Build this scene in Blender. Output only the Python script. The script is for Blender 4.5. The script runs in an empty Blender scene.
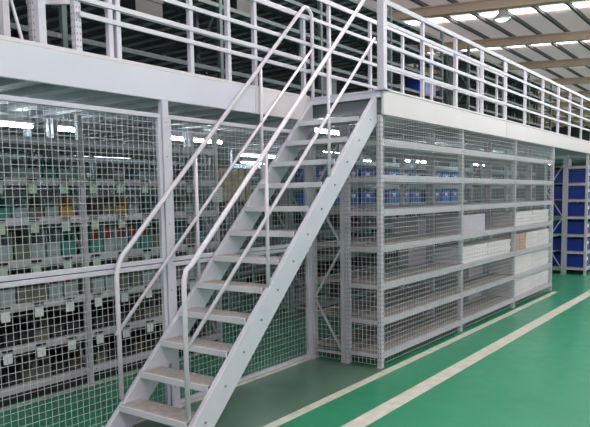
import bpy, math, random
from mathutils import Vector, Matrix
random.seed(7)
S = bpy.context.scene
COL = S.collection
# ------------------------------------------------------------------ materials
def mat(name, base, rough=.5, metal=0., var=0., vscale=6., c2=None, bump=0., emis=None, estr=0., spec=.5):
    m = bpy.data.materials.new(name); m.use_nodes = True
    nt = m.node_tree; b = nt.nodes['Principled BSDF']
    b.inputs['Base Color'].default_value = (*base, 1)
    b.inputs['Roughness'].default_value = rough
    b.inputs['Metallic'].default_value = metal
    b.inputs['Specular IOR Level'].default_value = spec
    if var or c2:
        tc = nt.nodes.new('ShaderNodeTexCoord'); n = nt.nodes.new('ShaderNodeTexNoise')
        n.inputs['Scale'].default_value = vscale; n.inputs['Detail'].default_value = 4
        nt.links.new(tc.outputs['Object'], n.inputs['Vector'])
        r = nt.nodes.new('ShaderNodeValToRGB')
        r.color_ramp.elements[0].position = .35; r.color_ramp.elements[1].position = .65
        a = c2 or tuple(c*(1-var) for c in base)
        r.color_ramp.elements[0].color = (*a, 1); r.color_ramp.elements[1].color = (*base, 1)
        nt.links.new(n.outputs['Fac'], r.inputs['Fac']); nt.links.new(r.outputs['Color'], b.inputs['Base Color'])
        if bump:
            bp = nt.nodes.new('ShaderNodeBump'); bp.inputs['Strength'].default_value = bump
            nt.links.new(n.outputs['Fac'], bp.inputs['Height']); nt.links.new(bp.outputs['Normal'], b.inputs['Normal'])
    if emis:
        b.inputs['Emission Color'].default_value = (*emis, 1); b.inputs['Emission Strength'].default_value = estr
    return m
M = {}
M['steel'] = mat('painted_grey_steel', (.57,.56,.64), .42, .1, .08, 5)
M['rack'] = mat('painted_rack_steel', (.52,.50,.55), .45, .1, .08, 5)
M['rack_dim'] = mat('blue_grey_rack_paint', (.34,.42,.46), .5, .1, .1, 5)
M['fascia'] = mat('white_grey_fascia_paint', (.64,.64,.74), .38, 0, .06, 1.2)
M['fascia_warm'] = mat('warm_white_fascia_paint', (.66,.62,.66), .38, 0, .06, 1.2)
M['tube'] = mat('white_grey_tube_paint', (.66,.62,.69), .35, 0)
M['stringer'] = mat('staircase_paint', (.58,.585,.66), .38, .05, .06, 4)
M['tread'] = mat('worn_tread_plate', (.42,.38,.37), .55, .1, 0, 26, (.30,.27,.26), .1)
M['tread_lip'] = mat('tread_edge_paint', (.58,.59,.63), .45, 0)
M['shelf'] = mat('shelf_board', (.33,.29,.265), .6, 0, .15, 10)
M['wire'] = mat('pale_galvanised_wire', (.54,.57,.59), .4, .2)
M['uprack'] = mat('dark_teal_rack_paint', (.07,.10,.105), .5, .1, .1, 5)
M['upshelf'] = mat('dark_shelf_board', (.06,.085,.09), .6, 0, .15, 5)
M['hole'] = mat('dark_slot', (.17,.17,.19), .8)
M['bolt'] = mat('dull_zinc_bolt', (.28,.27,.28), .4, .6)
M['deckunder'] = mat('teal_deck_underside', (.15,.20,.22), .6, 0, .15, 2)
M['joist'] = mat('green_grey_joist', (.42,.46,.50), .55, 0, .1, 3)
M['wall'] = mat('dark_teal_wall', (.06,.09,.09), .8, 0, .3, .6)
M['roof'] = mat('pale_roof_sheet', (.80,.66,.67), .7, 0, .08, 1)
M['purlin'] = mat('grey_purlin', (.10,.095,.10), .7, 0, .1, 2)
M['rafter'] = mat('beige_rafter', (.62,.47,.36), .6, 0, .12, 1)
M['skylight'] = mat('daylight_panel', (.9,.9,.88), .4, emis=(1,.985,.96), estr=5.)
M['tubelamp'] = mat('fluorescent_tube', (1,1,1), .3, emis=(.9,.97,1), estr=34.)
M['lampglow'] = mat('lamp_glass', (1,1,1), .3, emis=(1,.98,.95), estr=2.5)
M['lamphousing'] = mat('lamp_housing', (.7,.7,.7), .3, .6)
M['carton'] = mat('white_carton', (.80,.76,.78), .75, 0, .08, 7)
M['carton_shaded'] = mat('shaded_white_carton', (.56,.50,.60), .75, 0, .08, 7)  # white carton with the shade of its side put into the colour
M['carton_brown'] = mat('brown_carton', (.50,.30,.20), .8, 0, .15, 7)
M['carton_tan'] = mat('tan_carton', (.85,.72,.48), .8, 0, .2, 9)
M['tape'] = mat('carton_tape', (.36,.26,.2), .5)
M['blue'] = mat('blue_plastic', (.010,.035,.30), .35, 0, .2, 3)
M['blue_lt'] = mat('light_blue_plastic', (.04,.14,.55), .4, 0, .2, 3)
M['paper'] = mat('white_paper', (.78,.80,.80), .8)
M['card_green'] = mat('pale_green_card', (.46,.56,.44), .8)
M['black'] = mat('black_plastic', (.015,.016,.018), .4)
M['olive'] = mat('olive_plastic', (.13,.14,.105), .5)
M['brown'] = mat('dark_brown_plastic', (.07,.045,.035), .5)
M['dkgreen'] = mat('dark_green_plastic', (.02,.12,.075), .45)
M['teal'] = mat('teal_plastic', (.05,.22,.19), .45)
M['red'] = mat('red_plastic', (.32,.02,.03), .4)
M['orange'] = mat('amber_plastic', (.42,.24,.05), .45)
M['greybin'] = mat('grey_plastic', (.30,.36,.38), .5)
M['line'] = mat('floor_line_paint', (.62,.60,.55), .5, 0, 0, 9, (.50,.50,.44))

def floor_material():
    m = bpy.data.materials.new('green_epoxy_floor'); m.use_nodes = True
    nt = m.node_tree; L = nt.links; b = nt.nodes['Principled BSDF']
    tc = nt.nodes.new('ShaderNodeTexCoord'); sp = nt.nodes.new('ShaderNodeSeparateXYZ')
    L.new(tc.outputs['Object'], sp.inputs[0])
    n1 = nt.nodes.new('ShaderNodeTexNoise'); n1.inputs['Scale'].default_value = .7; n1.inputs['Detail'].default_value = 5
    n2 = nt.nodes.new('ShaderNodeTexNoise'); n2.inputs['Scale'].default_value = 5; n2.inputs['Detail'].default_value = 6
    L.new(tc.outputs['Object'], n1.inputs['Vector']); L.new(tc.outputs['Object'], n2.inputs['Vector'])
    r1 = nt.nodes.new('ShaderNodeValToRGB'); e = r1.color_ramp.elements
    e[0].position = .3; e[0].color = (.020,.225,.118,1); e[1].position = .75; e[1].color = (.032,.285,.155,1)
    L.new(n1.outputs['Fac'], r1.inputs['Fac'])
    r2 = nt.nodes.new('ShaderNodeValToRGB'); e = r2.color_ramp.elements      # worn, dusty walkway by the stairs
    e[0].position = .3; e[0].color = (.070,.155,.110,1); e[1].position = .7; e[1].color = (.100,.190,.140,1)
    L.new(n2.outputs['Fac'], r2.inputs['Fac'])
    def mth(op, a, bb):
        x = nt.nodes.new('ShaderNodeMath'); x.operation = op
        for i, v in enumerate((a, bb)):
            if isinstance(v, (int, float)): x.inputs[i].default_value = v
            else: L.new(v, x.inputs[i])
        return x.outputs[0]
    mask = mth('MULTIPLY', mth('GREATER_THAN', sp.outputs['Y'], -.1), mth('LESS_THAN', sp.outputs['Y'], .96))
    mask = mth('MULTIPLY', mask, mth('LESS_THAN', sp.outputs['X'], .02))
    mx = nt.nodes.new('ShaderNodeMix'); mx.data_type = 'RGBA'
    L.new(mask, mx.inputs[0]); L.new(r1.outputs['Color'], mx.inputs[6]); L.new(r2.outputs['Color'], mx.inputs[7])
    L.new(mx.outputs[2], b.inputs['Base Color'])
    rr = nt.nodes.new('ShaderNodeMapRange'); rr.inputs['To Min'].default_value = .22; rr.inputs['To Max'].default_value = .42
    L.new(n2.outputs['Fac'], rr.inputs['Value']); L.new(rr.outputs[0], b.inputs['Roughness'])
    return m
M['floor'] = floor_material()
def translucent_roof(m, col, fac):      # translucency added to the roof sheet to brighten ceiling and hall
    nt=m.node_tree; L=nt.links; b=nt.nodes['Principled BSDF']; out=nt.nodes['Material Output']
    t=nt.nodes.new('ShaderNodeBsdfTranslucent'); t.inputs['Color'].default_value=(*col,1)
    x=nt.nodes.new('ShaderNodeMixShader'); x.inputs[0].default_value=fac
    L.new(b.outputs[0],x.inputs[1]); L.new(t.outputs[0],x.inputs[2]); L.new(x.outputs[0],out.inputs['Surface'])
translucent_roof(M['roof'],(.93,.89,.86),.55)

# ------------------------------------------------------------------ mesh builder
class MB:
    def __init__(s): s.v=[]; s.f=[]; s.m=[]; s.sm=[]; s.cur=0
    def hexa(s, c):
        n=len(s.v); s.v+=[tuple(p) for p in c]
        for q in ((0,3,2,1),(4,5,6,7),(0,1,5,4),(1,2,6,5),(2,3,7,6),(3,0,4,7)):
            s.f.append(tuple(n+i for i in q)); s.m.append(s.cur); s.sm.append(False)
        return s
    def box(s,x0,x1,y0,y1,z0,z1):
        return s.hexa([(x0,y0,z0),(x1,y0,z0),(x1,y1,z0),(x0,y1,z0),(x0,y0,z1),(x1,y0,z1),(x1,y1,z1),(x0,y1,z1)])
    def bar(s,p,q,w,h,up=(0,0,1)):
        p=Vector(p);q=Vector(q);d=(q-p).normalized();u=Vector(up)
        a=d.cross(u)
        if a.length<1e-4: a=d.cross(Vector((1,0,0)))
        a.normalize(); b=a.cross(d)
        a*=w/2; b*=h/2
        return s.hexa([p-a-b,p+a-b,p+a+b,p-a+b,q-a-b,q+a-b,q+a+b,q-a+b])
    def tube(s,pts,r,n=10,cap=True):
        pts=[Vector(p) for p in pts]; base=len(s.v); prev=None
        for i,p in enumerate(pts):
            d=(pts[min(i+1,len(pts)-1)]-pts[max(i-1,0)]).normalized()
            if prev is None:
                a=d.cross(Vector((0,1,0)))
                if a.length<.1: a=d.cross(Vector((1,0,0)))
            else: a=prev-d*prev.dot(d)
            a.normalize(); prev=a; b=d.cross(a)
            for k in range(n):
                t=2*math.pi*k/n; s.v.append(tuple(p+a*math.cos(t)*r+b*math.sin(t)*r))
        for i in range(len(pts)-1):
            for k in range(n):
                s.f.append((base+i*n+k,base+i*n+(k+1)%n,base+(i+1)*n+(k+1)%n,base+(i+1)*n+k)); s.m.append(s.cur); s.sm.append(True)
        if cap:
            s.f.append(tuple(base+k for k in range(n))[::-1]); s.m.append(s.cur); s.sm.append(False)
            s.f.append(tuple(base+(len(pts)-1)*n+k for k in range(n))); s.m.append(s.cur); s.sm.append(False)
        return s
    def lathe(s,c,prof,n=20):
        base=len(s.v)
        for r,z in prof:
            for k in range(n):
                t=2*math.pi*k/n; s.v.append((c[0]+r*math.cos(t),c[1]+r*math.sin(t),c[2]+z))
        for i in range(len(prof)-1):
            for k in range(n):
                s.f.append((base+i*n+k,base+i*n+(k+1)%n,base+(i+1)*n+(k+1)%n,base+(i+1)*n+k)); s.m.append(s.cur); s.sm.append(True)
        return s
    def build(s,name,mats,parent=None,origin=None,bevel=0):
        if not isinstance(mats,(list,tuple)): mats=[mats]
        o0=Vector(origin) if origin is not None else (root_loc(parent) if parent else Vector((0,0,0)))
        me=bpy.data.meshes.new(name); me.from_pydata([tuple(Vector(v)-o0) for v in s.v],[],s.f)
        for m in mats: me.materials.append(m)
        me.polygons.foreach_set('material_index',s.m); me.polygons.foreach_set('use_smooth',s.sm); me.update()
        o=bpy.data.objects.new(name,me); COL.objects.link(o)
        if parent: o.parent=parent
        else: o.location=o0
        if bevel:
            b=o.modifiers.new('bevel','BEVEL'); b.width=bevel; b.segments=2; b.limit_method='ANGLE'
        return o
def root_loc(o):
    v=Vector((0,0,0))
    while o is not None: v+=o.location; o=o.parent
    return v
def tag(o,label,cat,group=None,kind=None):
    if label: o['label']=label
    if cat: o['category']=cat
    if group: o['group']=group
    if kind: o['kind']=kind
    return o
def thing(name,label,cat,loc=(0,0,0),group=None):
    o=bpy.data.objects.new(name,None); o.empty_display_size=.1; COL.objects.link(o); o.location=loc
    return tag(o,label,cat,group)
def struct(o): o['kind']='structure'; return o
def copy_tree(o,parent=None):
    c=o.copy(); COL.objects.link(c)
    if parent: c.parent=parent
    for ch in o.children: copy_tree(ch,c)
    return c

# ------------------------------------------------------------------ dimensions
H=2.80; DT=3.056; L=2.3; YF=.96
LV=[.14,.52,.92,1.34,1.74,2.12,2.51]

# ------------------------------------------------------------------ setting
struct(MB().box(-14,62,-16,15,-.2,0).build('floor',M['floor']))
struct(MB().box(-14,62,15,15.2,0,9.5).build('wall_left',M['wall']))
struct(MB().box(62,62.2,-16,15,0,9.5).build('wall_far',M['wall']))
struct(MB().box(-6,6.84,-.15,-.05,0,.002).build('trim_1',M['line']))
struct(MB().box(-6,40,-.77,-.60,0,.002).build('trim_2',M['line']))
RZ=lambda y: 7.5+.07*(y-1.5)
raf=[2.0+5.3*i for i in range(-2,11)]
def slab(x0,x1,y0,y1,za,zb):   # za/zb thickness below the sloping roof plane
    return [(x0,y0,RZ(y0)+za),(x1,y0,RZ(y0)+za),(x1,y1,RZ(y1)+za),(x0,y1,RZ(y1)+za),(x0,y0,RZ(y0)+zb),(x1,y0,RZ(y0)+zb),(x1,y1,RZ(y1)+zb),(x0,y1,RZ(y1)+zb)]
sky=MB(); rf=MB(); prev=-14
for X in raf:
    a=X+2.1; b=X+2.62
    if a>61: break
    if a>prev: rf.hexa(slab(prev,a,-16,15,0,.1))
    sky.hexa(slab(a,b,-16,15,.02,.08)); prev=b
rf.hexa(slab(prev,62,-16,15,0,.1))
struct(rf.build('ceiling',M['roof'])); 
struct(sky.build('window_1',M['skylight']))
pu=MB(); y=-15.5
while y<14.5:
    pu.hexa(slab(-14,62,y,y+.085,-.11,0)); y+=.95
struct(pu.build('trim_3',M['purlin']))
ra=MB()
for X in raf:
    ra.hexa(slab(X-.10,X+.10,-16,15,-.19,-.15)); ra.hexa(slab(X-.03,X+.03,-16,15,-.4,-.18)); ra.hexa(slab(X-.12,X+.12,-16,15,-.44,-.39))
struct(ra.build('trim_4',M['rafter']))

# high bay lamp and added fill lights ------------------------------------------------------
def lamp_proto(loc,label):
    t=thing('high_bay_lamp',label,'lamp',loc,'high bay lamps under the roof')
    x,y,z=loc
    MB().tube([(x,y,z+.30),(x,y,RZ(y)-.03)],.012).build('suspension_rod',M['lamphousing'],t)
    MB().lathe(loc,[(.02,.30),(.09,.29),(.10,.16),(.14,.12),(.24,.02),(.27,-.06),(.26,-.06),(.22,.01),(.0,.05)],24).build('reflector',M['lamphousing'],t)
    MB().lathe(loc,[(.0,-.1),(.12,-.08),(.19,-.03),(.19,-.01)],24).build('lamp_glass',M['lampglow'],t)
    return t
lamp_proto((13.0,3.13,7.0),'domed high bay lamp hanging on a rod between the first and second bright skylight bands')
for i,(x,y) in enumerate(((-5,-5),(2,-5),(9,-5),(-8,-1),(2,0.5),(16,-5),(22,-4.5),(30,-6),(38,-7))):  # unseen point lights without fittings, added to brighten hall and roof
    d=bpy.data.lights.new('added_fill_light','POINT'); d.shadow_soft_size=.35; d.energy=330; d.color=(1,.98,.95)
    o=bpy.data.objects.new('added_fill_light',d); COL.objects.link(o); o.location=(x,y,6.0)

# ------------------------------------------------------------------ mezzanine platform
mz=thing('mezzanine_platform','white fascia steel mezzanine deck carried on racks above the green floor','platform',(0,0,0))
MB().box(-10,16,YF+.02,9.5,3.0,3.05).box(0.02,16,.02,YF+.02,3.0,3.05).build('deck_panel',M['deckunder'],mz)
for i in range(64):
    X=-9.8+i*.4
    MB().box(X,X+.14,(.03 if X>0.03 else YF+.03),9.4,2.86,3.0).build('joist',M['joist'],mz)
def fascia(x0,x1,y0,y1,m):
    b=MB().box(x0,x1,y0,y1,H,DT)
    return b.build('fascia_beam',m,mz,bevel=.006)
fascia(-10,-1.02,YF-.03,YF,M['fascia']); fascia(-1.014,-.02,YF-.03,YF,M['fascia_warm'])
fascia(-.02,4.0,-.03,0,M['fascia_warm']); fascia(4.006,10,-.03,0,M['fascia_warm']); fascia(10.006,16,-.03,0,M['fascia_warm'])
MB().box(-.035,0,.0,YF-.03,2.985,DT-.012).build('fascia_beam',M['fascia'],mz)
MB().box(-10,-.02,YF-.03,YF+.05,DT,DT+.03).box(-.02,16,-.04,.05,DT,DT+.02).build('edge_angle',M['fascia_warm'],mz)
MB().box(-.045,.5,.02,YF-.04,DT-.012,DT+.012).build('landing_plate',M['stringer'],mz)

# ------------------------------------------------------------------ rack builder
def upright(t,x,y,z0,z1,m,w=.055,holes=True,front=-1):
    b=MB(); b.box(x-w/2,x+w/2,y-w/2,y+w/2,z0,z1)
    if holes:
        b.cur=1; z=z0+.06
        while z<z1-.04:
            for dx in (-.014,.014):
                b.box(x+dx-.004,x+dx+.004,y-w/2-.001,y-w/2,z,z+.016)
                b.box(x-w/2-.001,x-w/2,y+dx-.004,y+dx+.004,z,z+.016)
            z+=.05
    b.cur=0; b.box(x-w/2-.01,x+w/2+.01,y-w/2,y+w/2,z0,z0+.006)
    return b.build('upright',[m,M['hole']],t)
def rack(name,label,cat,x0,nb,y0,dep,z0,z1,lv,group=None,m=None,sm=None,holes=False,bl=L,brace=True,bh=.075,ribs=False):
    m=m or M['rack']; sm=sm or M['shelf']
    t=thing(name,label,cat,(x0,y0,z0),group)
    for i in range(nb+1):
        X=x0+i*bl
        for yy in (y0+.03,y0+dep-.03): upright(t,X,yy,z0,z1,m,holes=holes)
        b=MB()
        if brace:
            zz=z0+.12; k=0
            while zz+.62<z1:
                a=(y0+.05,y0+dep-.05) if k%2==0 else (y0+dep-.05,y0+.05)
                b.bar((X,a[0],zz),(X,a[1],zz+.6),.022,.022,(1,0,0)); zz+=.62; k+=1
            b.bar((X,y0+.05,z0+.1),(X,y0+dep-.05,z0+.1),.022,.03)
        else:
            for z in lv: MB().bar((X,y0+.05,z0+z-.01),(X,y0+dep-.05,z0+z-.01),.03,.045).build('end_tie',m,t)
        if brace: b.build('frame_brace',m,t)
    for i in range(nb):
        a=x0+i*bl+.03; c=x0+(i+1)*bl-.03
        for z in lv:
            zc=z0+z
            sb=MB().box(a,c,y0+.035,y0+dep-.035,zc+.012,zc+.034)
            if ribs:
                sb.cur=1; xx=a+.12
                while xx<c: sb.box(xx,xx+.04,y0+.05,y0+dep-.05,zc-.012,zc+.0125); xx+=.27
            sb.build('shelf',[sm,M['joist']],t)
            for yy in (y0+.006,y0+dep-.046):
                b=MB().box(a,c,yy,yy+.04,zc-bh/2,zc+bh/2)
                b.cur=1
                for xx in (a+.03,c-.045):
                    b.box(xx,xx+.012,yy-.003,yy,zc-.012,zc+.004)
                b.build('shelf_beam',[m,M['bolt']],t)
    return t
R1=rack('shelving_rack','front grey steel shelving rack whose long side faces the green aisle, with white cartons','rack',0,3,0,.48,0,H,LV,holes=True,brace=False)
R2=rack('shelving_rack','grey steel shelving rack set back to back behind the aisle rack, with cross-braced end frame','rack',0,3,.48,.48,0,H,LV,m=M['rack'])

# ------------------------------------------------------------------ wire mesh
def mesh_grid(b,axis,c,a0,a1,z0,z1,pitch=.05,w=.0045,pz=None):
    # axis 'x': wires in the plane y=c spanning x;  axis 'y': plane x=c spanning y
    n=max(1,round((a1-a0)/pitch)); h=w/2
    for i in range(n+1):
        a=a0+(a1-a0)*i/n
        if axis=='x': b.box(a-h,a+h,c-h,c+h,z0,z1)
        else: b.box(c-h,c+h,a-h,a+h,z0,z1)
    n=max(1,round((z1-z0)/(pz or pitch)))
    for i in range(n+1):
        z=z0+(z1-z0)*i/n
        if axis=='x': b.box(a0,a1,c-h-w,c+h-w,z-h,z+h)
        else: b.box(c-h-w,c+h-w,a0,a1,z-h,z+h)
cl=thing('mesh_cladding','fine wire mesh fixed over the aisle side and end of the front shelving rack','wire mesh',(0,0,0))
for i in range(3):
    b=MB(); mesh_grid(b,'x',-.008,i*L+.03,(i+1)*L-.03,.06,H-.01,.065,.0030,.056); b.build('wire_mesh',M['wire'],cl)
b=MB(); mesh_grid(b,'y',-.04,.03,.45,.04,H-.01,.055,.0034); b.build('wire_mesh',M['wire'],cl)
b=MB(); mesh_grid(b,'y',-.04,.50,.91,.04,H-.01,.055,.0034); b.build('wire_mesh',M['wire'],cl)

# fence under the left fascia ------------------------------------------
TZ=2.68; MZ=1.36
fn=thing('wire_fence','tall grey framed wire mesh fence under the mezzanine edge beside the staircase','fence',(-2.3,YF,0))
def post(x):
    b=MB().box(x-.035,x+.035,YF-.035,YF+.02,0,H)
    b.box(x-.07,x+.07,YF-.06,YF+.06,0,.01)
    b.cur=1; z=.2
    while z<2.7:
        b.box(x-.006,x+.006,YF-.038,YF-.035,z,z+.012); z+=.3
    b.build('post',[M['steel'],M['bolt']],fn)
for x in (-6.9,-4.6,-2.28,-.02): post(x)
for x0,x1 in ((-6.86,-4.64),(-4.56,-2.32),(-2.24,-.06)):
    for z0,z1 in ((.02,MZ-.004),(MZ+.004,TZ)):
        w=.038
        MB().box(x0,x1,YF-.02,YF+.02,z0,z0+w).box(x0,x1,YF-.02,YF+.02,z1-w,z1).box(x0,x0+w,YF-.02,YF+.02,z0+w,z1-w).box(x1-w,x1,YF-.02,YF+.02,z0+w,z1-w).build('panel_frame',M['steel'],fn,bevel=.003)
        b=MB(); mesh_grid(b,'x',YF-.004,x0+.03,x1-.03,z0+.02,z1-.02,.0555,.0030,.058); b.build('wire_mesh',M['wire'],fn)
# concrete coloured kerb strip under the fence foot
struct(MB().box(-6.9,-.0,YF-.05,YF-.022,0,.02).build('baseboard_left',M['line']))

# ------------------------------------------------------------------ guard railings
def guard(label,y,xs,x0,x1,zs,w=.045,rh=.040,gname='guard_railing'):
    t=thing(gname,label,'railing',(x0,y,DT))
    for x in xs: MB().box(x-w/2,x+w/2,y-w/2,y+w/2,DT,zs[0]).build('post',M['steel'],t,bevel=.003)
    for i,z in enumerate(zs):
        h=rh*(1.35 if i==0 else 1.)
        MB().box(x0,x1,y-w/2-.012,y-w/2+.006,z-h/2,z+h/2).build('rail',M['steel'],t,bevel=.003)
    return t
guard('grey guard railing on the mezzanine edge running left from the stair head',YF+.01,(-2.82,-2.74,-1.9,-1.38,-.97,-.09),-3.12,-.02,(3.97,3.68,3.49,3.37))
guard('grey guard railing along the aisle edge of the mezzanine above the front rack',.0,[1.0,2.0,2.98,4.0,5.0,6.05,7.1,8.0,9.0,10.,11.,12.,13.,14.,15.],.03,15.6,(3.99,3.77,3.54,3.32),w=.042)
guard('inner grey guard railing on the far side of the walkway behind the stair head',YF+.01,(.45,1.45,2.4,3.4,4.4,5.4,6.4),-.018,6.9,(4.24,3.98,3.68,3.38),w=.04)
# corner post and the storage cage posts upstairs
t=thing('corner_post','tall grey square post at the mezzanine corner where the right handrail ends','post',(-.015,-.015,DT))
MB().box(-.055,.025,-.05,.03,DT+.01,4.45).build('post_tube',M['steel'],t,bevel=.004)
MB().box(-.085,.055,-.08,.06,DT,DT+.012).build('base_plate',M['steel'],t)
c=thing('storage_cage_frame','tall perforated cage frame standing on the deck edge in the upper left corner','frame',(-3.4,YF,DT))
upright(c,-3.42,YF+.05,DT,4.9,M['steel'],w=.06,holes=False); upright(c,-3.38,YF+.20,DT,4.9,M['rack'],w=.055)
upright(c,-3.12,YF+.03,DT,4.9,M['steel'],w=.055)
upright(c,-3.66,YF+.12,DT,4.9,M['rack'],w=.05,holes=False)
for z in (3.60,3.45,3.9): MB().bar((-3.12,YF+.06,z+.02),(-3.38,YF+.28,z),.03,.03).build('cross_rail',M['tube'],c)
MB().bar((-3.62,YF+.12,3.45),(-3.52,YF+.12,3.08),.018,.018).bar((-3.62,YF+.12,3.45),(-3.50,YF+.12,4.0),.018,.018).build('frame_brace',M['tube'],c)

# ------------------------------------------------------------------ staircase
st=thing('steel_staircase','grey steel staircase with open treads and tube handrails rising to the mezzanine','staircase',(-3.1,.5,0))
SL=.9756; TOP=3.0557
def stringer(y0,y1,side):
    b=MB(); x1=-.032; zt=TOP+SL*x1; dz=.305
    xb=-3.06; zb=TOP+SL*xb
    def poly(ya,yb,off0,off1):
        # strip between vertical offsets off0 (top) and off1 (bottom) below the slope line
        zc=lambda x,o: max(0,TOP+SL*x-o)
        pts=[(x1,zt-off0),(xb,zb-off0)]
        lo=zt-off1; xz=(off1-TOP)/SL
        pts+= [(xb,max(0.0,zb-off1))]
        if zb-off1<0: pts+=[(xz,0.0)]
        pts+=[(x1,lo)]
        n=len(b.v); k=len(pts)
        for yy in (ya,yb): b.v.extend((px,yy,pz) for px,pz in pts)
        b.f.append(tuple(n+i for i in range(k))); b.m.append(0); b.sm.append(False)
        b.f.append(tuple(n+k+i for i in range(k))[::-1]); b.m.append(0); b.sm.append(False)
        for i in range(k):
            j=(i+1)%k; b.f.append((n+i,n+k+i,n+k+j,n+j)); b.m.append(0); b.sm.append(False)
    poly(y0,y1,0,dz)
    return b.build('stringer',M['stringer'],st,bevel=.006)
s1=stringer(.045,.095,-1); s2=stringer(.885,.935,1)
for i in range(12):
    zt=.176+.2315*i+.045; xf=(zt-.045-TOP)/SL
    tr=MB().box(xf+.012,xf+.235,.096,.884,zt-.006,zt).build('tread',M['tread'],st)
    MB().box(xf,xf+.012,.096,.884,zt-.05,zt).box(xf+.223,xf+.235,.096,.884,zt-.05,zt-.0065).build('tread_edge',M['tread_lip'],tr)
    b=MB()
    for yy,s in ((.045,-1),):
        for dx in (.16,):
            xx=xf+dx; b.tube([(xx,yy,zt-.03),(xx,yy-.008,zt-.03)],.010,8)
    b.build('bolt',M['bolt'],tr)
def hr(y,end):
    xo=.05 if end=='arc' else 0.
    sl=.967; f=lambda x: 1.40+sl*(x+2.9)
    pts=[(-2.95+xo,y,.26),(-2.95+xo,y,1.26),(-2.945+xo,y,1.33),(-2.92+xo,y,1.40),(-2.87+xo*.6,y,f(-2.87+xo*.6))]
    if end=='post': pts+=[(-.06,y,f(-.06))]
    else:
        pts+=[(-.22,y,f(-.22))]
        for k in range(1,9):
            a=math.radians(134-k*134/8.); pts.append((-.105+.11*math.cos(a),y,f(-.22)-.03+.10*math.sin(a)))
        pts.append((.005,y,DT+.012))
    h=MB().tube(pts,.0205,12).build('handrail',M['tube'],st)
    b=MB().tube([(-2.93,y,.81),(-.03 if end=='post' else 0.,y,3.61 if end=='post' else 3.62)],.016,10).build('mid_rail',M['tube'],h)
    for x in (-1.94,-.95):
        MB().tube([(x,y,TOP+SL*x-.02),(x,y,f(x)-.005)],.017,10).build('baluster',M['tube'],h)
hr(.07,'post'); hr(.91,'arc')

# ------------------------------------------------------------------ racks behind
A1=rack('shelving_rack','shelving rack of small parts bins seen through the wire fence at left','rack',-6.22,3,2.3,.48,0,H,LV,bl=2.02,m=M['rack'],holes=False)
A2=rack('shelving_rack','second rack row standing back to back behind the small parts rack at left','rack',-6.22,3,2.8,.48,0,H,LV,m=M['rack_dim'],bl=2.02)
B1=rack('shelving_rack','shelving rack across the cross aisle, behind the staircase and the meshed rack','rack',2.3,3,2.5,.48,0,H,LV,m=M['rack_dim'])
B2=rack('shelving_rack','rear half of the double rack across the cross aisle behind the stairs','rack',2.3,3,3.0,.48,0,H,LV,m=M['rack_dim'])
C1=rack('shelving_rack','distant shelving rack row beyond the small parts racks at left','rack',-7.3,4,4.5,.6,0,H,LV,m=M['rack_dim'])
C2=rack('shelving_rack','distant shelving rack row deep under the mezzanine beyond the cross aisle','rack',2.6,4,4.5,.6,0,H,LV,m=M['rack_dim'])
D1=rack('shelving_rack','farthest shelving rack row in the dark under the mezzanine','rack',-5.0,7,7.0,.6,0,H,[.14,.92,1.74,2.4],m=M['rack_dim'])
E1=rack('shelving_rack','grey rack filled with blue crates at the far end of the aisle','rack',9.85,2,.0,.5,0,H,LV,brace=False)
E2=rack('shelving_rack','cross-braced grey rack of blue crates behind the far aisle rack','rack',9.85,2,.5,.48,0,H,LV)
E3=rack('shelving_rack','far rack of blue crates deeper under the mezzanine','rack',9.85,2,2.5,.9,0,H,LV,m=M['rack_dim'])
UL=[.12,.5,.9,1.3,1.7,2.1]
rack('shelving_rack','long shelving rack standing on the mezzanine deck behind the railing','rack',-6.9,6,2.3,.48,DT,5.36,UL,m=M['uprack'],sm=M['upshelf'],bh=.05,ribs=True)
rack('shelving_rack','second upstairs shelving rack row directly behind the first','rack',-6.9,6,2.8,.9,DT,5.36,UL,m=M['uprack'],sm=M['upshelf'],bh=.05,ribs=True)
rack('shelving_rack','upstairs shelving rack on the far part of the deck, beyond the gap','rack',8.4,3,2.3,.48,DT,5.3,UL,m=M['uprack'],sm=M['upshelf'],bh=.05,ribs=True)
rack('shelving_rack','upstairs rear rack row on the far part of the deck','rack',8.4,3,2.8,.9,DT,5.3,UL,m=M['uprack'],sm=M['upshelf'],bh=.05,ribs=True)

# ------------------------------------------------------------------ small parts bins
def bin_proto(w,d,h,m,front=None):
    b=MB(); t=.006
    b.box(-w/2,w/2,0,d,0,t).box(-w/2,-w/2+t,0,d,t,h).box(w/2-t,w/2,0,d,t,h).box(-w/2+t,w/2-t,d-t,d,t,h).box(-w/2+t,w/2-t,0,t,t,h*.52)
    b.box(-w/2-.004,w/2+.004,-.006,.0,h*.47,h*.53)
    return b
protos={}
def place_bin(key,w,d,h,m,loc,label,group,cat='bin',name='parts_bin'):
    if key not in protos:
        b=bin_proto(w,d,h,m); b.cur=1; b.box(-w/2+.012,w/2-.012,.03,d-.02,.01,h*.5)
        o=b.build(name,[m,M['black']],origin=(0,0,0)); protos[key]=o
    else:
        o=protos[key].copy(); COL.objects.link(o)
    o.location=loc; o['label']=label; o['category']=cat; o['group']=group
    return o
def box_proto(key,w,d,h,m,loc,label,group,name='storage_box',cat='box',tape=True):
    if key not in protos:
        b=MB().box(-w/2,w/2,0,d,0,h*.86); b.box(-w/2-.006,w/2+.006,-.006,d+.006,h*.86,h)
        o=b.build(name,m,origin=(0,0,0)); protos[key]=o
    else:
        o=protos[key].copy(); COL.objects.link(o)
    o.location=loc; o['label']=label; o['category']=cat; o['group']=group
    return o
ordn=['lowest','second lowest','third lowest','middle','third highest','second highest','top']
cname={'black':'black','brown':'dark brown','dkgreen':'dark green','teal':'teal','red':'red','orange':'amber','greybin':'grey'}
cname['olive']='olive'
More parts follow.
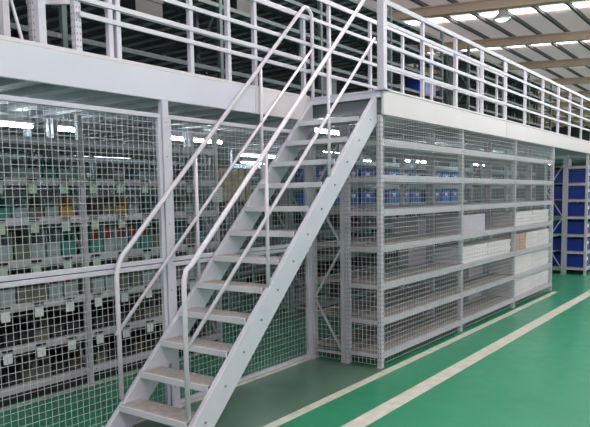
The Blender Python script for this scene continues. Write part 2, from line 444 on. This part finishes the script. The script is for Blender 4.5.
pal=[['black','brown','black','olive'],['black','olive','brown','black'],['olive','teal','greybin','greybin'],['greybin','greybin','olive','teal'],['olive','teal','greybin','orange','greybin'],['greybin','teal','greybin']]
tg=thing
for li,z in enumerate(LV):
    if li==6: continue
    x=-4.75
    while x<-.4:
        k=random.choice(pal[li])
        frac=(x+6.22)/2.02; fr=(frac-round(frac))*2.02
        if abs(fr)>.12 and not (li==5 and random.random()<.45) and not (li==4 and random.random()<.15):
            h=(.20 if li<2 else .27 if li<4 else .18)
            place_bin(('s',k,h),.15,.34,h,M[k],(x,2.36,z+.0345),'%s plastic parts bin on the %s shelf behind the left wire fence'%(cname[k],ordn[li]),'%s bins on the %s shelf behind the fence'%(cname[k],ordn[li]))
            if (li==3 and -2.1<x<-1.2) or (li==2 and -2.6<x<-2.25):
                w=box_proto('rd',.11,.2,.115,M['red'],(x,2.42,z+.0345+.145),'small red box in a bin on the %s shelf behind the fence'%ordn[li],'small red boxes in the bins on the %s shelf'%ordn[li])
        x+=.172
b=MB(); b.box(-6.19,-.19,2.34,2.36,.005,.10); b.build('plinth',M['black'],A1)
struct(MB().box(-6.3,-.1,2.20,2.27,0,.002).build('trim_5',M['line']))
# hanging shelf labels: parts of the rack
for li,z in enumerate(LV[:6]):
    if li==0: continue
    x=-5.19; i=0
    while x<-.4:
        mm=M['paper'] if li<3 else M['card_green']
        c=MB(); c.box(x-.045,x+.045,2.290,2.296,z-.115,z-.02); o=c.build('shelf_label',mm,A1)
        MB().box(x-.05,x+.05,2.286,2.302,z+.0,z+.022).build('label_clip',M['black'],o)
        x+=.348; i+=1

# blue crates -----------------------------------------------------------
def crate(key,w,d,h,m,loc,label,group):
    if key not in protos:
        b=MB(); t=.012
        b.box(-w/2,w/2,0,d,0,t).box(-w/2,-w/2+t,0,d,t,h).box(w/2-t,w/2,0,d,t,h).box(-w/2+t,w/2-t,d-t,d,t,h).box(-w/2+t,w/2-t,0,t,t,h)
        b.box(-w/2-.01,w/2+.01,-.012,0,h-.03,h).box(-w/2-.008,w/2+.008,-.008,0,h*.45,h*.5)
        b.box(-w/2-.012,-w/2,0,d,h-.03,h)
        o=b.build('blue_crate',m,origin=(0,0,0)); protos[key]=o
        MB().box(-.06,.06,-.014,-.0085,h*.56,h*.8).build('crate_label',M['paper'],o,origin=(0,0,0))
    else: o=copy_tree(protos[key])
    o.location=loc; o['label']=label; o['category']='crate'; o['group']=group
    return o
for li,z in enumerate(LV[:6]):
    for j in range(9):
        x=9.85+.27+j*.5
        if abs(x-12.15)<.2: continue
        crate('e',.44,.40,.28,M['blue'],(x,.05,z+.0345),'blue crate on the %s shelf of the far aisle rack'%ordn[li],'blue crates on the %s shelf of the far aisle rack'%ordn[li])
    for j in range(4):
        crate('e',.44,.40,.28,M['blue'],(9.85+.3+j*.52,.53,z+.0345),'blue crate on the %s shelf of the cross-braced far rack'%ordn[li],'blue crates on the %s shelf of the cross-braced far rack'%ordn[li])
for li in (0,1,2,3,4,5):
    z=LV[li]
    for j in range(13):
        x=2.3+.3+j*.51
        fr=((x-2.3)/L); fr=(fr-round(fr))*L
        if abs(fr)<.25 or random.random()<(.0 if li in (4,5) else .45): continue
        if li<4:
            kk=random.choice(['black','olive','brown','greybin'])
            place_bin(('b',kk),.40,.38,.22,M[kk],(x,2.56,z+.0345),'large %s bin on the %s shelf of the rack across the cross aisle'%(cname[kk],ordn[li]),'large %s bins on the %s shelf across the cross aisle'%(cname[kk],ordn[li]))
            continue
        crate('b',.40,.38,.24,M['blue_lt'],(x,2.56,z+.0345),'light blue crate on the %s shelf of the rack behind the meshed rack'%ordn[li],'light blue crates on the %s shelf behind the meshed rack'%ordn[li])
# dark and grey boxes on distant rows -----------------------------------
for nm,x0,x1,y,txt in (('c',-4.6,1.7,4.55,'distant rack row at left'),('d',2.8,9.4,4.55,'distant rack past the cross aisle')):
    for li in (0,1,2,3,4,5):
        x=x0
        while x<x1:
            k=random.choice(['black','greybin','dkgreen','brown','greybin','teal'] if li!=5 else ['greybin','greybin','teal'])
            if random.random()<.7:
                box_proto(('bx',k),.34,.4,.23,M[k],(x,y,LV[li]+.0345),'%s box on the %s shelf of the %s'%(cname[k],ordn[li],txt),'%s boxes on the %s shelf of the %s'%(cname[k],ordn[li],txt))
            x+=.44
# tan cartons, lit, deep under the deck
for i in range(4):
    for j in range(2):
        b=MB().box(2.72+i*.36,3.04+i*.36,4.1,4.38,0,.01)
k=0
pl=thing('pallet_stand','tall grey stand stacked with tan cartons deep under the mezzanine','stand',(2.15,4.05,0))
for x in (1.84,2.49):
    for y in (3.95,4.3): MB().box(x-.02,x+.02,y-.02,y+.02,0,1.86).build('leg',M['rack_dim'],pl)
MB().box(1.80,2.53,3.92,4.33,1.86,1.9).build('top',M['shelf'],pl)
MB().box(1.80,2.53,3.92,4.33,.9,.93).build('shelf',M['shelf'],pl)
nm=['lowest','second','third','fourth','topmost']
for r in range(5):
    for j in range(2):
        o=MB().box(-.155,.155,0,.34,0,.105); o.cur=1; o.box(-.02,.02,-.002,0,0,.105)
        o=o.build('tan_carton',[M['carton_tan'],M['tape']],origin=(0,0,0)); o.location=(1.99+j*.335,3.95,1.9+r*.107)
        tag(o,'tan carton in the %s layer of the stack, %s column'%(nm[r],('left','right')[j]),'carton','tan cartons on the tall stand')

# ------------------------------------------------------------------ cartons on the front rack
def carton(x0,x1,y0,y1,z0,h,m,label,group,redmark=False):
    o=MB().box(x0,x1,y0,y1,z0,z0+h); o.cur=1
    o.box((x0+x1)/2-.02,(x0+x1)/2+.02,y0-.0015,y0,z0+.001,z0+h-.001)
    c=((x0+x1)/2,(y0+y1)/2,z0)
    b=o.build('carton',[m,M['tape'] if redmark else m],origin=c,bevel=.004)
    return tag(b,label,'carton',group)
def stack(x0,x1,nc,n,h,z,y0,y1,m,word,where,bay,mark=False):
    w=(x1-x0)/nc; col=['left','right'] if nc==2 else ['left','middle','right']
    lay=['lowest','second','third','fourth','fifth']
    for c in range(nc):
        for r in range(n):
            e=.008*math.sin(c*3+r*2.3)
            carton(x0+c*w+.006+e,x0+(c+1)*w-.006+e,y0+.012*((r+c)%2),y1,z+.035+r*(h+.005),h,m,'%s flat carton, %s layer, %s pile on the %s shelf of the %s bay'%(word,lay[r],col[c],where,bay),'%s cartons on the %s shelf of the %s bay'%(word,where,bay),mark)
w2=L+.06; 
stack(2.36,4.52,2,4,.052,LV[2],.045,.44,M['carton'],'white','third lowest','middle')
stack(5.35,6.84,2,5,.052,LV[2],.045,.44,M['carton'],'white','third lowest','far')
for r in range(2):
    for j in range(2):
        carton(4.70+j*.30,4.985+j*.30,.05,.42,LV[2]+.035+r*.142,.14,M['carton_brown'],'brown carton, %s, %s of the third lowest shelf in the far bay'%(('bottom','upper')[r],('far left','second from left')[j]),'brown cartons on the far bay shelf')
stack(4.68,6.84,2,5,.058,LV[1],.045,.44,M['carton'],'white','second lowest','far')
stack(4.68,6.84,2,5,.058,LV[0],.045,.44,M['carton'],'white','lowest','far')
stack(4.68,6.84,2,4,.055,LV[3],.06,.44,M['carton'],'white','middle','far')
# rear cartons, seen end-on through the open bays
stack(1.10,2.20,1,1,.27,LV[2],.53,.90,M['carton_shaded'],'large shade-tinted','third lowest','near') if False else None
def big(x0,x1,y0,y1,z,h,label):
    carton(x0,x1,y0,y1,z+.035,h,M['carton_shaded'],label,'shade-tinted cartons on the rear half of the meshed rack')
big(1.72,2.26,.53,.68,LV[2],.25,'shade-tinted carton at the rear of the third lowest shelf in the near bay')
big(2.36,3.3,.05,.44,LV[3],.26,'long shade-tinted carton on the middle shelf of the middle bay')
big(2.0,2.26,.53,.90,LV[3],.24,'shade-tinted carton at the rear of the middle shelf in the near bay')
big(3.9,4.54,.53,.90,LV[1],.3,'shade-tinted carton at the rear of the second lowest shelf in the middle bay')
big(3.9,4.54,.53,.90,LV[0],.28,'shade-tinted carton at the rear of the lowest shelf in the middle bay')

# upstairs goods ----------------------------------------------------------
def up(x,y,z,w,d,h,m,label,grp='goods on the upstairs racks'):
    b=MB().box(-w/2,w/2,0,d,0,h*.85); b.box(-w/2-.008,w/2+.008,-.008,d+.008,h*.85,h)
    o=b.build('storage_box',m,origin=(0,0,0)); o.location=(x,y,z); tag(o,label,'box',grp)
for i in range(8):
    x=-6.3+i*1.72; fr=(x+6.9)/L; fr=(fr-round(fr))*L
    if abs(fr)<.28: x+=.3
    zz=random.choice([0,1,1,2,3]); 
    if x<6.6: up(x,2.36,DT+UL[zz]+.0345,.4,.36,.22,M[random.choice(['black','black'])],'closed box on the %s shelf of the upstairs rack'%ordn[zz],'boxes on the %s shelf of the upstairs rack'%ordn[zz])
crate('t',.5,.45,.28,M['blue'],(6.35,2.33,DT+UL[2]+.0345),'blue crate on the upstairs rack shelf just left of the gap','blue crates upstairs')
# trolley of blue crates in the gap between the upstairs racks
g=thing('hand_trolley','low steel trolley on the deck in the gap between upstairs racks','trolley',(7.6,2.4,DT))
MB().box(7.05,8.2,2.1,2.7,DT+.12,DT+.16).build('platform',M['rack'],g)
for x in (7.15,8.1):
    for y in (2.2,2.6): MB().tube([(x,y-.02,DT+.066),(x,y+.02,DT+.066)],.06,14).build('wheel',M['black'],g)
for j,(x,zz) in enumerate(((7.3,0),(7.85,0),(7.55,1))):
    crate('t',.5,.45,.28,M['blue'],(x,2.15,DT+.16+zz*.283),('left bottom','right bottom','top')[j]+' blue crate on the upstairs trolley','blue crates on the upstairs trolley')

# ------------------------------------------------------------------ notice on the end upright
o=MB().box(-.095,.095,0,.004,0,.19); o.cur=1
for i in range(5): o.box(-.07,.06-.02*(i%2),-.001,0,.03+i*.03,.036+i*.03)
o=o.build('paper_notice',[M['paper'],M['greybin']],origin=(0,0,0)); o.location=(-.18,2.285,1.88)
tag(o,'white paper notice fixed on the end upright of the small parts rack','notice')

# ------------------------------------------------------------------ tube lights under the deck
def tube_light(loc,ln,label):
    t=thing('tube_light',label,'light',loc,'fluorescent tube lights under the deck')
    x,y,z=loc
    MB().box(x-ln/2,x+ln/2,y-.03,y+.03,z+.03,z+.07).build('fixture_body',M['rack'],t)
    MB().box(x-ln/2+.06,x-ln/2+.07,y-.005,y+.005,z+.07,2.86).build('hanger',M['rack'],t)
    MB().box(x+ln/2-.07,x+ln/2-.06,y-.005,y+.005,z+.07,2.86).build('hanger',M['rack'],t)
    MB().tube([(x-ln/2+.02,y,z),(x+ln/2-.02,y,z)],.017,8).build('tube',M['tubelamp'],t)
    return t
tl=[(-2.86,3.0,2.726,1.2,'over the small parts racks at far left'),(-1.82,3.0,2.726,.35,'shortest one, over the middle of the left racks'),(.18,3.0,2.726,1.1,'over the right end of the small parts racks'),
 (.75,1.2,2.75,.75,'right behind the stair head'),(3.55,2.74,2.70,1.2,'above the rack across the cross aisle'),(3.25,4.35,2.70,1.25,'before the deep rack row past the cross aisle'),
 (7.75,3.3,2.70,1.2,'above the rear rack behind the meshed rack'),(10.95,2.95,2.70,1.2,'above the deep rack of blue crates'),(11.7,1.5,2.70,1.2,'beside the far cross-braced crate rack'),
 (-5.3,1.65,2.7,1.2,'added fill, fence aisle at the left edge'),(-4.6,3.9,2.7,1.2,'added fill behind the left racks'),(1.1,6.2,2.66,1.2,'added fill, deepest over the cross aisle'),(5.0,1.75,2.76,1.2,'added fill just behind the meshed rack, near half'),(8.1,1.75,2.76,1.2,'added fill just behind the meshed rack, far half'),  # tubes on this row and the next are added to brighten under the deck
 (6.2,4.0,2.70,1.2,'added fill, second aisle behind the meshed rack'),(5.2,6.0,2.70,1.2,'added fill, third aisle behind the meshed rack'),(-2.6,6.0,2.70,1.2,'added fill in the far aisle at left')]
for x,y,z,ln,w in tl: tube_light((x,y,z),ln,'white fluorescent tube light under the deck, '+w)

# ------------------------------------------------------------------ world, camera
w=bpy.data.worlds.new('world'); S.world=w; w.use_nodes=True
bg=w.node_tree.nodes['Background']; bg.inputs[0].default_value=(.93,.92,1,1); bg.inputs[1].default_value=.80
cd=bpy.data.cameras.new('camera'); cam=bpy.data.objects.new('camera',cd); COL.objects.link(cam)
f=650.588; rx=-.0942; ry=-.0164; rz=.633
cd.sensor_width=36; cd.lens=f*36/590; cd.shift_y=(258.2903-213.5)/590; cd.clip_end=200
fw=Vector((math.cos(rz)*math.cos(rx),math.sin(rz)*math.cos(rx),math.sin(rx))); r0=Vector((math.sin(rz),-math.cos(rz),0)); u0=r0.cross(fw)
r=r0*math.cos(ry)+u0*math.sin(ry); u=u0*math.cos(ry)-r0*math.sin(ry)
mw=Matrix.Identity(4)
for i in range(3): mw[i][0]=r[i]; mw[i][1]=u[i]; mw[i][2]=-fw[i]
mw.translation=Vector((-6.3402,-3.4507,1.9315)); cam.matrix_world=mw
S.camera=cam
S.view_settings.view_transform='Standard'; S.view_settings.look='None'; S.view_settings.gamma=1; S.view_settings.use_curve_mapping=False
S.view_settings.exposure=0.12
